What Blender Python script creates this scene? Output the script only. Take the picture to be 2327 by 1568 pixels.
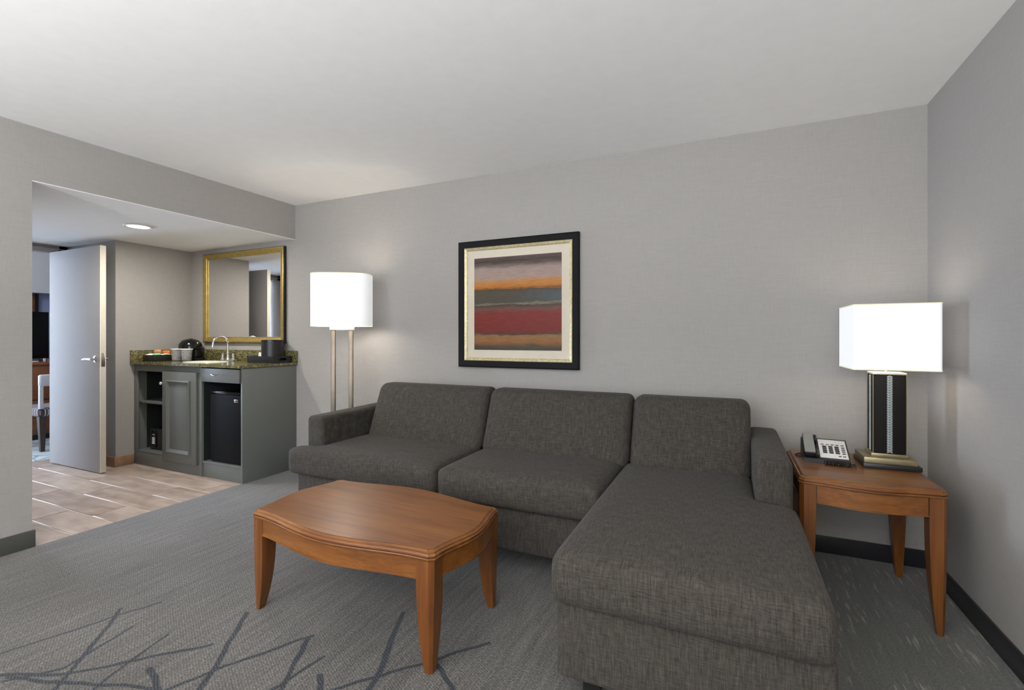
import bpy, bmesh, math, random
from mathutils import Vector, Matrix
random.seed(7)
for o in list(bpy.data.objects): bpy.data.objects.remove(o, do_unlink=True)
SC = bpy.context.scene
COL = SC.collection
PI = math.pi

# ------------------------------------------------------------------ camera
FPX, YAW = 1077.8, 0.4292
cd = bpy.data.cameras.new('camera'); cam = bpy.data.objects.new('camera', cd); COL.objects.link(cam)
cd.sensor_fit = 'HORIZONTAL'; cd.sensor_width = 36.0; cd.lens = FPX / 2327 * 36.0
cd.shift_y = (765.46 - 784.0) / 2327; cd.clip_start = 0.05
cam.location = (0, 0, 1.22); cam.rotation_euler = (PI / 2, 0, YAW)
SC.camera = cam

# ------------------------------------------------------------------ world, daylight, exposure
W = bpy.data.worlds.new('sky'); SC.world = W; W.use_nodes = True
W.node_tree.nodes['Background'].inputs[0].default_value = (0.55, 0.68, 1.0, 1)
W.node_tree.nodes['Background'].inputs[1].default_value = 1.0
SC.view_settings.view_transform = 'Standard'; SC.view_settings.look = 'None'
SC.view_settings.exposure = 0.0; SC.view_settings.gamma = 1.0; SC.view_settings.use_curve_mapping = False

def area(name, loc, rot, sx, sy, power, color, spread=PI):
    l = bpy.data.lights.new(name, 'AREA'); l.shape = 'RECTANGLE'; l.size = sx; l.size_y = sy
    l.energy = power; l.color = color; l.spread = spread
    o = bpy.data.objects.new(name, l); COL.objects.link(o); o.location = loc; o.rotation_euler = rot
    return o
# daylight through the living-room window (in the rear wall) and the bedroom window
area('window_daylight', (-1.75, -2.36, 1.32), (PI / 2 + math.radians(10), 0, 0), 3.4, 1.8, 85, (0.84, 0.92, 1.0))
area('bedroom_daylight', (-11.56, 1.15, 1.35), (PI / 2, 0, -PI / 2), 2.2, 1.8, 700, (0.66, 0.78, 1.0))

# ------------------------------------------------------------------ materials
def newmat(name):
    m = bpy.data.materials.new(name); m.use_nodes = True
    return m, m.node_tree, m.node_tree.nodes['Principled BSDF']
def N(nt, typ, **kw):
    n = nt.nodes.new(typ)
    for k, v in kw.items():
        if k == 'inp':
            for a, b in v.items(): n.inputs[a].default_value = b
        else: setattr(n, k, v)
    return n
def lk(nt, a, b): nt.links.new(a, b)
def srgb(r, g, b):
    f = lambda c: (c / 255 / 12.92) if c / 255 <= 0.04045 else ((c / 255 + 0.055) / 1.055) ** 2.4
    return (f(r), f(g), f(b), 1)
def mapped(nt, scale, rot=(0, 0, 0), obj=True, loc=(0, 0, 0)):
    tc = N(nt, 'ShaderNodeTexCoord'); mp = N(nt, 'ShaderNodeMapping')
    mp.inputs['Scale'].default_value = scale; mp.inputs['Rotation'].default_value = rot; mp.inputs['Location'].default_value = loc
    lk(nt, tc.outputs['Object' if obj else 'Generated'], mp.inputs['Vector']); return mp.outputs['Vector']
def noise(nt, vec, scale=1.0, detail=2.0, rough=0.5, dist=0.0):
    n = N(nt, 'ShaderNodeTexNoise'); n.inputs['Scale'].default_value = scale; n.inputs['Detail'].default_value = detail
    n.inputs['Roughness'].default_value = rough; n.inputs['Distortion'].default_value = dist
    lk(nt, vec, n.inputs['Vector']); return n.outputs['Fac']
def ramp(nt, fac, stops, interp='LINEAR'):
    r = N(nt, 'ShaderNodeValToRGB'); r.color_ramp.interpolation = interp
    els = r.color_ramp.elements
    while len(els) < len(stops): els.new(0.5)
    for e, (p, c) in zip(els, stops): e.position = p; e.color = c
    lk(nt, fac, r.inputs['Fac']); return r.outputs['Color']
def mathn(nt, op, a, b=None, clamp=False):
    n = N(nt, 'ShaderNodeMath', operation=op, use_clamp=clamp)
    for i, v in enumerate((a, b)):
        if v is None: continue
        if isinstance(v, (int, float)): n.inputs[i].default_value = v
        else: lk(nt, v, n.inputs[i])
    return n.outputs[0]
def mix(nt, fac, a, b, mode='MIX'):
    n = N(nt, 'ShaderNodeMix', data_type='RGBA', blend_type=mode)
    for i, v in ((0, fac), (6, a), (7, b)):
        if isinstance(v, (int, float)): n.inputs[i].default_value = v
        elif isinstance(v, tuple): n.inputs[i].default_value = v
        else: lk(nt, v, n.inputs[i])
    return n.outputs[2]
def bump(nt, b, h, strength, dist=0.002):
    n = N(nt, 'ShaderNodeBump'); n.inputs['Strength'].default_value = strength; n.inputs['Distance'].default_value = dist
    lk(nt, h, n.inputs['Height']); lk(nt, n.outputs['Normal'], b.inputs['Normal'])
def plain(name, col, rough=0.5, metal=0.0, coat=0.0, spec=0.5, var=0.06, vs=14):
    """paint / plastic / metal with a slight procedural tone variation"""
    m, nt, b = newmat(name)
    nz = noise(nt, mapped(nt, (1, 1, 1)), vs, 3)
    lo = tuple(c * (1 - var) for c in col[:3]) + (1,); hi = tuple(min(1, c * (1 + var)) for c in col[:3]) + (1,)
    lk(nt, ramp(nt, nz, [(0.35, lo), (0.65, hi)]), b.inputs['Base Color'])
    b.inputs['Roughness'].default_value = rough; b.inputs['Metallic'].default_value = metal
    b.inputs['Coat Weight'].default_value = coat; b.inputs['Specular IOR Level'].default_value = spec
    return m
def m_wallpaper(name, col, fine=260):
    m, nt, b = newmat(name)
    a = noise(nt, mapped(nt, (fine, fine, 14)), 1, 2); c = noise(nt, mapped(nt, (14, 14, fine)), 1, 2)
    s = mathn(nt, 'ADD', mathn(nt, 'MULTIPLY', a, 0.5), mathn(nt, 'MULTIPLY', c, 0.5))
    lo = tuple(x * 0.95 for x in col[:3]) + (1,); hi = tuple(x * 1.05 for x in col[:3]) + (1,)
    lk(nt, ramp(nt, s, [(0.35, lo), (0.65, hi)]), b.inputs['Base Color'])
    b.inputs['Roughness'].default_value = 0.75; b.inputs['Specular IOR Level'].default_value = 0.3
    bump(nt, b, s, 0.15, 0.001); return m
def m_fabric(name, dark, light, s=150, rough=0.95):
    m, nt, b = newmat(name)
    a = noise(nt, mapped(nt, (s, s * 0.09, s * 0.09)), 1, 3, 0.6); c = noise(nt, mapped(nt, (s * 0.09, s, s)), 1, 3, 0.6)
    g = noise(nt, mapped(nt, (1, 1, 1)), 500, 1)
    t = mathn(nt, 'ADD', mathn(nt, 'ADD', mathn(nt, 'MULTIPLY', a, 0.42), mathn(nt, 'MULTIPLY', c, 0.36)), mathn(nt, 'MULTIPLY', g, 0.22))
    lk(nt, ramp(nt, t, [(0.38, dark), (0.52, tuple((p + q) / 2 for p, q in zip(dark, light))), (0.64, light)]), b.inputs['Base Color'])
    b.inputs['Roughness'].default_value = rough; b.inputs['Specular IOR Level'].default_value = 0.15
    b.inputs['Sheen Weight'].default_value = 0.04; b.inputs['Sheen Roughness'].default_value = 0.5
    bump(nt, b, t, 0.35, 0.002); return m
def m_wood(name, dark, mid, light, axis=0, rough=0.32, sc=1.0):
    """grain runs along the given local axis"""
    S = lambda a, b: tuple((a if i == axis else b) * sc for i in range(3))
    m, nt, b = newmat(name)
    v = mapped(nt, S(1.6, 22))
    a = noise(nt, v, 1.0, 6, 0.6, 0.6); f = noise(nt, mapped(nt, S(6, 160)), 1, 3)
    big = noise(nt, mapped(nt, (1, 1, 1)), 3, 2)
    t = mathn(nt, 'ADD', mathn(nt, 'ADD', mathn(nt, 'MULTIPLY', a, 0.6), mathn(nt, 'MULTIPLY', f, 0.25)), mathn(nt, 'MULTIPLY', big, 0.15))
    lk(nt, ramp(nt, t, [(0.34, dark), (0.5, mid), (0.66, light)]), b.inputs['Base Color'])
    b.inputs['Roughness'].default_value = rough; b.inputs['Coat Weight'].default_value = 0.3; b.inputs['Coat Roughness'].default_value = 0.38
    bump(nt, b, f, 0.05, 0.0005); return m

M = {}
M['wall'] = m_wallpaper('greige_wallpaper', srgb(159, 155, 150))
M['ceiling'] = plain('ceiling_paint', srgb(243, 241, 238), 0.9, var=0.01, spec=0.2)
M['base_black'] = plain('black_vinyl_baseboard', srgb(38, 38, 40), 0.45)
M['base_grey'] = plain('charcoal_vinyl_baseboard', srgb(78, 79, 74), 0.5)
M['base_tile'] = m_wood('tile_skirting', srgb(112, 84, 62), srgb(140, 108, 80), srgb(160, 128, 98), sc=0.8, rough=0.4)
M['door'] = plain('grey_door_paint', srgb(172, 170, 169), 0.85, var=0.01, spec=0.15)
M['door_edge'] = plain('cream_door_edge', srgb(205, 198, 182), 0.5, var=0.02)
M['jamb'] = plain('door_frame_paint', srgb(170, 168, 164), 0.5, var=0.02)
M['chrome'] = plain('chrome', (0.85, 0.85, 0.86, 1), 0.12, 1.0, var=0.01)
M['nickel'] = plain('brushed_nickel', srgb(196, 186, 172), 0.3, 1.0, var=0.03)
M['bronze'] = plain('brushed_bronze_post', srgb(116, 105, 93), 0.38, 1.0, var=0.05)
M['sofa'] = m_fabric('charcoal_tweed', srgb(46, 43, 39), srgb(83, 78, 71), 260)
M['sofa_foot'] = plain('black_sofa_foot', srgb(22, 21, 20), 0.5)
M['wood'] = m_wood('cherry_wood', srgb(84, 45, 15), srgb(118, 70, 25), srgb(142, 91, 40))
M['wood_v'] = m_wood('cherry_wood_upright', srgb(78, 41, 14), srgb(108, 62, 23), srgb(128, 79, 34), 2)
M['groove'] = plain('dark_groove', srgb(60, 28, 14), 0.5)
M['cab'] = plain('grey_green_cabinet_paint', srgb(100, 103, 99), 0.42, var=0.02)
M['cab_in'] = plain('shaded_cabinet_inside', srgb(36, 40, 40), 0.7, var=0.03, spec=0.2)  # shade of the cabinet recesses put into the colour
M['black'] = plain('black_plastic', srgb(26, 26, 28), 0.35)
M['black_gloss'] = plain('black_gloss', srgb(14, 14, 17), 0.15)
M['frame_black'] = plain('black_lacquer_frame', srgb(18, 18, 19), 0.5, spec=0.12)
M['black_matte'] = plain('black_leatherette', srgb(22, 18, 16), 0.65, spec=0.2)
M['fridge'] = plain('black_fridge_shell', srgb(11, 12, 14), 0.5, spec=0.12)
M['white'] = plain('white_plastic', srgb(225, 224, 218), 0.4, var=0.02)
M['grey'] = plain('grey_plastic', srgb(130, 131, 126), 0.4)
M['key'] = plain('dark_keys', srgb(45, 46, 48), 0.5)
M['porcelain'] = plain('sink_porcelain', srgb(205, 205, 190), 0.2, var=0.02)
M['gold'] = plain('antique_gold', srgb(166, 144, 84), 0.48, 0.7, var=0.12, vs=30)
M['gold_pale'] = plain('pale_gold_leaf', srgb(204, 192, 150), 0.45, 0.6, var=0.15, vs=60)
M['brass'] = plain('aged_brass', srgb(152, 140, 110), 0.42, 0.75, var=0.08)
M['cap'] = plain('pale_metal_cap', srgb(225, 214, 200), 0.35, 0.5)
M['mirror'] = plain('mirror_glass', (0.93, 0.93, 0.93, 1), 0.02, 1.0, var=0.0)
M['mat_board'] = plain('cream_mat', srgb(208, 198, 180), 0.8, var=0.02)
M['stitch'] = plain('white_stitch', srgb(196, 205, 205), 0.6)
M['desk'] = m_wood('dresser_wood', srgb(96, 56, 32), srgb(130, 78, 45), srgb(150, 95, 58), 1)
M['bed_wall'] = plain('bedroom_wall_paint', srgb(205, 205, 206), 0.8, var=0.01)
M['bed_wall_blue'] = plain('bedroom_blue_wall', srgb(150, 158, 190), 0.8, var=0.02)
M['chair_wood'] = plain('dark_chair_wood', srgb(70, 60, 52), 0.4)
M['chair_pad'] = plain('pale_chair_back', srgb(222, 222, 226), 0.6)
M['sachet_orange'] = plain('orange_paper', srgb(206, 122, 66), 0.6)
M['sachet_brown'] = plain('tan_paper', srgb(188, 136, 98), 0.6)
M['sachet_green'] = plain('green_paper', srgb(150, 212, 142), 0.6)
M['sachet_yellow'] = plain('cream_paper', srgb(226, 214, 158), 0.6)
M['sachet_white'] = plain('white_paper', srgb(232, 232, 230), 0.6)

def m_emit(name, col, strength, base=(0.9, 0.9, 0.88, 1)):
    m, nt, b = newmat(name)
    n = noise(nt, mapped(nt, (220, 220, 20)), 1, 2)
    lk(nt, ramp(nt, n, [(0.3, tuple(c * .96 for c in base[:3]) + (1,)), (0.7, base)]), b.inputs['Base Color'])
    b.inputs['Emission Color'].default_value = col; b.inputs['Emission Strength'].default_value = strength
    b.inputs['Roughness'].default_value = 0.9; return m
M['shade'] = m_emit('lit_linen_shade', (0.97, 0.985, 1.0, 1), 0.50, (0.66, 0.66, 0.65, 1))
M['shade_trim'] = m_emit('shade_edge_tape', (1.0, 0.93, 0.7, 1), 0.25, (0.75, 0.7, 0.5, 1))
M['bulb'] = m_emit('frosted_bulb', (1.0, 0.9, 0.75, 1), 8.0)
M['lens'] = m_emit('downlight_lens', (1.0, 0.97, 0.92, 1), 3.0)

def m_clear(name):
    m, nt, b = newmat(name)
    n = noise(nt, mapped(nt, (1, 1, 1)), 60, 2)
    lk(nt, ramp(nt, n, [(0.3, (0.45, 0.45, 0.47, 1)), (0.7, (0.75, 0.75, 0.77, 1))]), b.inputs['Base Color'])
    b.inputs['Roughness'].default_value = 0.25; b.inputs['Transmission Weight'].default_value = 0.55; b.inputs['IOR'].default_value = 1.3
    return m
M['clear'] = m_clear('wrapped_clear_plastic')

def m_granite():
    m, nt, b = newmat('green_gold_granite')
    v = N(nt, 'ShaderNodeTexVoronoi'); v.inputs['Scale'].default_value = 120; lk(nt, mapped(nt, (1, 1, 1)), v.inputs['Vector'])
    n = noise(nt, mapped(nt, (1, 1, 1)), 40, 5, 0.7)
    sep = N(nt, 'ShaderNodeSeparateColor'); lk(nt, v.outputs['Color'], sep.inputs[0])
    t = mathn(nt, 'ADD', mathn(nt, 'MULTIPLY', sep.outputs[0], 0.55), mathn(nt, 'MULTIPLY', n, 0.45))
    lk(nt, ramp(nt, t, [(0.12, srgb(36, 38, 26)), (0.4, srgb(76, 75, 48)), (0.6, srgb(108, 102, 62)), (0.8, srgb(152, 143, 96))]), b.inputs['Base Color'])
    b.inputs['Roughness'].default_value = 0.16; return m
M['granite'] = m_granite()

def m_tile():
    m, nt, b = newmat('wood_look_tile')
    info = N(nt, 'ShaderNodeObjectInfo')
    tc = N(nt, 'ShaderNodeTexCoord'); add = N(nt, 'ShaderNodeVectorMath', operation='ADD')
    sc = N(nt, 'ShaderNodeVectorMath', operation='SCALE'); lk(nt, info.outputs['Location'], sc.inputs[0]); sc.inputs[3].default_value = 7.3
    lk(nt, tc.outputs['Object'], add.inputs[0]); lk(nt, sc.outputs[0], add.inputs[1])
    mp = N(nt, 'ShaderNodeMapping'); mp.inputs['Scale'].default_value = (2.5, 14, 14); lk(nt, add.outputs[0], mp.inputs['Vector'])
    a = noise(nt, mp.outputs[0], 1, 5, 0.6, 0.5); g = noise(nt, add.outputs[0], 6, 3)
    t = mathn(nt, 'ADD', mathn(nt, 'MULTIPLY', a, 0.5), mathn(nt, 'ADD', mathn(nt, 'MULTIPLY', g, 0.35), mathn(nt, 'MULTIPLY', info.outputs['Random'], 0.15)))
    lk(nt, ramp(nt, t, [(0.34, srgb(136, 118, 106)), (0.5, srgb(166, 149, 136)), (0.66, srgb(188, 173, 160))]), b.inputs['Base Color'])
    b.inputs['Roughness'].default_value = 0.42; return m
M['tile'] = m_tile()
M['grout'] = plain('pale_grout', srgb(196, 186, 172), 0.8)

# carpet: taupe ground with fine diagonal weave, drifting to a charcoal ground with pale flecks, navy twig lines
CARPET_LINES = [  # world floor polylines of the woven twig motif, with half width
 (.009, [(-2.478, 1.204), (-2.275, 0.998), (-2.115, 0.834), (-1.95, .55)]),
 (.006, [(-2.378, 1.306), (-2.428, 1.18), (-2.547, 0.838), (-2.7, .4)]),
 (.007, [(-2.285, 1.151), (-2.229, 0.902), (-2.341, 0.771)]),
 (.008, [(-1.867, 1.217), (-2.111, 0.965), (-2.187, 0.885), (-2.391, 0.787)]),
 (.011, [(-1.937, 1.411), (-1.728, 1.15), (-1.5, .8)]),
 (.008, [(-1.548, 1.42), (-1.703, 1.133), (-1.767, 0.996), (-1.85, .7)]),
 (.006, [(-2.088, 1.171), (-2.007, 0.89), (-1.93, .6)]),
 (.012, [(-1.935, 1.036), (-1.79, 0.983), (-1.6, .9)]),
 (.008, [(-2.35, .79), (-2.116, 0.874), (-1.796, 0.987)]),
 (.010, [(-1.548, 1.398), (-1.409, 1.157), (-1.2, .8)]),
 (.007, [(-1.404, 1.342), (-1.431, 1.175), (-1.5, .9)]),
 (.011, [(-1.309, 1.714), (-1.187, 1.433), (-1.127, 1.286), (-1.0, 1.0)]),
 (.008, [(-0.86, 1.683), (-1.058, 1.453), (-1.234, 1.243), (-1.4, 1.0)]),
 (.011, [(-1.342, 1.27), (-1.1, 1.0)]),
 (.009, [(-0.997, 1.485), (-0.863, 1.407), (-.7, 1.2)]),
]
def m_carpet():
    m, nt, b = newmat('patterned_carpet')
    tc = N(nt, 'ShaderNodeTexCoord'); P0 = tc.outputs['Object']
    wb = N(nt, 'ShaderNodeTexNoise'); wb.inputs['Scale'].default_value = 5; lk(nt, P0, wb.inputs['Vector'])
    wj = N(nt, 'ShaderNodeVectorMath', operation='MULTIPLY_ADD'); lk(nt, wb.outputs['Color'], wj.inputs[0]); wj.inputs[1].default_value = (.045, .045, 0); wj.inputs[2].default_value = (-.0225, -.0225, 0)
    wa = N(nt, 'ShaderNodeVectorMath', operation='ADD'); lk(nt, P0, wa.inputs[0]); lk(nt, wj.outputs[0], wa.inputs[1]); P = wa.outputs[0]
    best = None
    for w, pts in CARPET_LINES:
        for A, B in zip(pts, pts[1:]):
            A = Vector((A[0], A[1], 0)); B = Vector((B[0], B[1], 0)); D = B - A; L2 = D.length_squared
            s = N(nt, 'ShaderNodeVectorMath', operation='SUBTRACT'); lk(nt, P, s.inputs[0]); s.inputs[1].default_value = A
            d = N(nt, 'ShaderNodeVectorMath', operation='DOT_PRODUCT'); lk(nt, s.outputs[0], d.inputs[0]); d.inputs[1].default_value = D / L2
            h = mathn(nt, 'ADD', d.outputs['Value'], 0.0, clamp=True)
            q = N(nt, 'ShaderNodeVectorMath', operation='SCALE'); q.inputs[0].default_value = D; lk(nt, h, q.inputs[3])
            e = N(nt, 'ShaderNodeVectorMath', operation='DISTANCE'); lk(nt, s.outputs[0], e.inputs[0]); lk(nt, q.outputs[0], e.inputs[1])
            v = mathn(nt, 'DIVIDE', e.outputs['Value'], w)
            best = v if best is None else mathn(nt, 'MINIMUM', best, v)
    line = N(nt, 'ShaderNodeMapRange', inp={1: 1.25, 2: 0.75, 3: 0.0, 4: 1.0}); lk(nt, best, line.inputs[0])
    P = P0
    # fine diagonal rib of the weave
    wv = N(nt, 'ShaderNodeTexWave', wave_type='BANDS', bands_direction='X'); wv.inputs['Scale'].default_value = 34; wv.inputs['Distortion'].default_value = 0.6; wv.inputs['Detail'].default_value = 1
    lk(nt, mapped(nt, (1, 1, 1), (0, 0, math.radians(-62))), wv.inputs['Vector'])
    tuft = noise(nt, P, 130, 4, 0.8)
    streak = noise(nt, mapped(nt, (46, 3.2, 1)), 1, 3, 0.55)
    big = noise(nt, P, 1.3, 2)
    t = mathn(nt, 'ADD', mathn(nt, 'ADD', mathn(nt, 'MULTIPLY', tuft, 0.62), mathn(nt, 'MULTIPLY', streak, 0.15)), mathn(nt, 'ADD', mathn(nt, 'MULTIPLY', wv.outputs['Fac'], 0.05), mathn(nt, 'MULTIPLY', big, 0.12)))
    ground = ramp(nt, t, [(0.36, srgb(58, 56, 54)), (0.49, srgb(96, 93, 89)), (0.64, srgb(148, 144, 139))])
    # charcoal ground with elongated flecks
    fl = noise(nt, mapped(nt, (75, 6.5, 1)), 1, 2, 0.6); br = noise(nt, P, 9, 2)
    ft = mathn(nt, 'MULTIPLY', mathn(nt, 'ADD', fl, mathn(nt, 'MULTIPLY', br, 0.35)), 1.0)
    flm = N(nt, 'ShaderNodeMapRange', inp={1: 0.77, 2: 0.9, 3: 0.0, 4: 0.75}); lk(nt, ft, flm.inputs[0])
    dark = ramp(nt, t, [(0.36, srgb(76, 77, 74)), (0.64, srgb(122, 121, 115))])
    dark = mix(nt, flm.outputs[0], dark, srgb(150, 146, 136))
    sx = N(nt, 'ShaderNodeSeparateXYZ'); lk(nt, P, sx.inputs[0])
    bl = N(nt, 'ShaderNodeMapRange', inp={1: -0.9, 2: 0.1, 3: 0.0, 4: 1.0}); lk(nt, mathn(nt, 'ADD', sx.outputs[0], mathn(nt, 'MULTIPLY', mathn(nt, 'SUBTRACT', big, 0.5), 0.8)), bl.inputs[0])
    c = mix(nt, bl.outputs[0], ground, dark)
    lm = mathn(nt, 'MULTIPLY', line.outputs[0], mathn(nt, 'ADD', mathn(nt, 'MULTIPLY', wv.outputs['Fac'], 0.5), 0.42), clamp=True)
    c = mix(nt, lm, c, srgb(24, 36, 48))
    lk(nt, c, b.inputs['Base Color'])
    b.inputs['Roughness'].default_value = 0.95; b.inputs['Specular IOR Level'].default_value = 0.1
    b.inputs['Sheen Weight'].default_value = 0.4; b.inputs['Sheen Roughness'].default_value = 0.3
    bump(nt, b, t, 0.6, 0.004); return m
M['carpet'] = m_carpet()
def m_bedcarpet():
    m, nt, b = newmat('pale_bedroom_carpet')
    v = N(nt, 'ShaderNodeTexVoronoi', feature='DISTANCE_TO_EDGE'); v.inputs['Scale'].default_value = 3.2; lk(nt, mapped(nt, (1, 1.6, 1), (0, 0, .5)), v.inputs['Vector'])
    n = noise(nt, mapped(nt, (1, 1, 1)), 120, 2)
    c = ramp(nt, n, [(0.35, srgb(168, 178, 180)), (0.65, srgb(205, 212, 212))])
    c = mix(nt, ramp(nt, v.outputs['Distance'], [(0.0, (1, 1, 1, 1)), (0.05, (0, 0, 0, 1))]), c, srgb(110, 128, 140))
    lk(nt, c, b.inputs['Base Color']); b.inputs['Roughness'].default_value = 0.95; return m
M['bed_carpet'] = m_bedcarpet()
def m_painting(w, h):
    m, nt, b = newmat('abstract_banded_print')
    tc = N(nt, 'ShaderNodeTexCoord'); sp = N(nt, 'ShaderNodeSeparateXYZ'); lk(nt, tc.outputs['Object'], sp.inputs[0])
    wob = noise(nt, mapped(nt, (5, 1, 16)), 1, 7, 0.72); fine = noise(nt, mapped(nt, (5, 1, 110)), 1, 3, 0.6)
    t = mathn(nt, 'SUBTRACT', 0.5, mathn(nt, 'DIVIDE', sp.outputs[2], h))
    t = mathn(nt, 'ADD', t, mathn(nt, 'MULTIPLY', mathn(nt, 'SUBTRACT', wob, 0.5), 0.085))
    t = mathn(nt, 'ADD', t, mathn(nt, 'MULTIPLY', mathn(nt, 'SUBTRACT', fine, 0.5), 0.06))
    c = ramp(nt, t, [(0.0, srgb(96, 80, 74)), (0.05, srgb(70, 56, 50)), (0.085, srgb(100, 86, 78)), (0.13, srgb(160, 140, 132)), (0.23, srgb(166, 142, 130)),
                     (0.27, srgb(188, 130, 70)), (0.325, srgb(182, 114, 42)), (0.352, srgb(84, 66, 44)), (0.38, srgb(82, 76, 64)), (0.49, srgb(80, 75, 64)),
                     (0.505, srgb(134, 122, 102)), (0.525, srgb(70, 64, 54)), (0.56, srgb(112, 76, 64)), (0.60, srgb(126, 48, 40)), (0.80, srgb(118, 43, 36)),
                     (0.83, srgb(78, 58, 44)), (0.845, srgb(142, 108, 72)), (0.91, srgb(146, 96, 52)), (0.96, srgb(84, 72, 54)), (1.0, srgb(68, 62, 52))])
    # bluish right part of the grey band
    bx = N(nt, 'ShaderNodeMapRange', inp={1: 0.0, 2: w * 0.5, 3: 0.0, 4: 0.38}); lk(nt, mathn(nt, 'ADD', sp.outputs[0], mathn(nt, 'MULTIPLY', mathn(nt, 'SUBTRACT', wob, .5), .3)), bx.inputs[0])
    band = ramp(nt, t, [(0.35, (0, 0, 0, 1)), (0.38, (1, 1, 1, 1)), (0.47, (1, 1, 1, 1)), (0.52, (0, 0, 0, 1))])
    c = mix(nt, mathn(nt, 'MULTIPLY', band, bx.outputs[0]), c, srgb(74, 104, 118))
    c = mix(nt, 0.35, c, ramp(nt, noise(nt, mapped(nt, (12, 1, 60)), 1, 4, .7), [(0.3, (0.25, 0.22, 0.2, 1)), (0.7, (1, 1, 1, 1))]), 'MULTIPLY')
    lk(nt, c, b.inputs['Base Color']); b.inputs['Roughness'].default_value = 0.5; b.inputs['Specular IOR Level'].default_value = 0.25
    return m
def m_stripes():
    m, nt, b = newmat('striped_seat_fabric')
    wv = N(nt, 'ShaderNodeTexWave', wave_type='BANDS', bands_direction='X'); wv.inputs['Scale'].default_value = 8; wv.inputs['Distortion'].default_value = 0
    lk(nt, mapped(nt, (1, 1, 1), (0, 0, math.radians(40))), wv.inputs['Vector'])
    lk(nt, ramp(nt, wv.outputs['Fac'], [(0.35, srgb(78, 66, 62)), (0.45, srgb(210, 206, 214)), (0.75, srgb(226, 222, 228)), (0.85, srgb(96, 84, 82))]), b.inputs['Base Color'])
    b.inputs['Roughness'].default_value = 0.9; return m
M['stripes'] = m_stripes()

# ------------------------------------------------------------------ mesh helpers
def link(name, me, mat=None, parent=None, loc=(0, 0, 0), rot=(0, 0, 0), smooth=False):
    o = bpy.data.objects.new(name, me); COL.objects.link(o)
    if mat is not None:
        me.materials.clear(); me.materials.append(M[mat] if isinstance(mat, str) else mat)
    if parent is not None: o.parent = parent
    o.location = loc; o.rotation_euler = rot
    if smooth:
        for p in me.polygons: p.use_smooth = True
    return o
def from_bm(bm, name):
    bmesh.ops.recalc_face_normals(bm, faces=bm.faces)
    me = bpy.data.meshes.new(name); bm.to_mesh(me); bm.free(); return me
def sharp(me, ang=40):
    for p in me.polygons: p.use_smooth = True
    me.set_sharp_from_angle(angle=math.radians(ang))
def addbox(bm, x0, x1, y0, y1, z0, z1, bev=0.0, seg=2):
    r = bmesh.ops.create_cube(bm, size=1.0); vs = r['verts']
    for v in vs: v.co = Vector(((x0 + x1) / 2 + v.co.x * (x1 - x0), (y0 + y1) / 2 + v.co.y * (y1 - y0), (z0 + z1) / 2 + v.co.z * (z1 - z0)))
    if bev > 0:
        es = list({e for v in vs for e in v.link_edges})
        bmesh.ops.bevel(bm, geom=es, offset=bev, segments=seg, profile=0.5, affect='EDGES')
def box(name, x0, x1, y0, y1, z0, z1, mat, parent=None, bev=0.0, seg=2, loc=(0, 0, 0), rot=(0, 0, 0)):
    bm = bmesh.new(); addbox(bm, x0, x1, y0, y1, z0, z1, bev, seg); me = from_bm(bm, name)
    if bev > 0: sharp(me)
    return link(name, me, mat, parent, loc, rot)
def boxes(name, lst, mat, parent=None, bev=0.0, **kw):
    bm = bmesh.new()
    for b in lst: addbox(bm, *b, bev)
    me = from_bm(bm, name)
    if bev > 0: sharp(me)
    return link(name, me, mat, parent, **kw)
def rings(name, rs, mat, parent=None, cap=True, closed=True, ang=40, **kw):
    """loft: list of rings (lists of 3-D points, equal length)"""
    bm = bmesh.new(); R = [[bm.verts.new(p) for p in r] for r in rs]; n = len(rs[0])
    for a, b in zip(R, R[1:]):
        for i in range(n if closed else n - 1):
            j = (i + 1) % n; bm.faces.new((a[i], a[j], b[j], b[i]))
    if cap:
        bm.faces.new(R[0][::-1]); bm.faces.new(R[-1])
    bmesh.ops.remove_doubles(bm, verts=bm.verts, dist=1e-6)
    me = from_bm(bm, name); sharp(me, ang); return link(name, me, mat, parent, **kw)
def lathe(name, prof, mat, parent=None, n=28, cap=True, sx=1, sy=1, ang=40, **kw):
    return rings(name, [[(r * sx * math.cos(2 * PI * k / n), r * sy * math.sin(2 * PI * k / n), z) for k in range(n)] for r, z in prof], mat, parent, cap, True, ang, **kw)
def tube(name, pts, rad, mat, parent=None, n=10, **kw):
    rs = []; P = [Vector(p) for p in pts]; up = None
    for i, p in enumerate(P):
        t = (P[min(i + 1, len(P) - 1)] - P[max(i - 1, 0)]).normalized()
        if up is None: up = t.orthogonal().normalized()
        up = (up - t * up.dot(t)).normalized(); s = t.cross(up); r = rad[i] if isinstance(rad, (list, tuple)) else rad
        rs.append([tuple(p + (up * math.cos(2 * PI * k / n) + s * math.sin(2 * PI * k / n)) * r) for k in range(n)])
    return rings(name, rs, mat, parent, **kw)
def thing(name, label, cat, loc=(0, 0, 0), rz=0.0, group=None):
    o = bpy.data.objects.new(name, None); COL.objects.link(o); o.location = loc; o.rotation_euler = (0, 0, rz); o.empty_display_size = 0.1
    return tag(o, label, cat, group)
def tag(o, label, cat, group=None, kind=None):
    o['label'] = label; o['category'] = cat
    if group: o['group'] = group
    if kind: o['kind'] = kind
    return o
def struct(o, label, cat): return tag(o, label, cat, None, 'structure')
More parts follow.
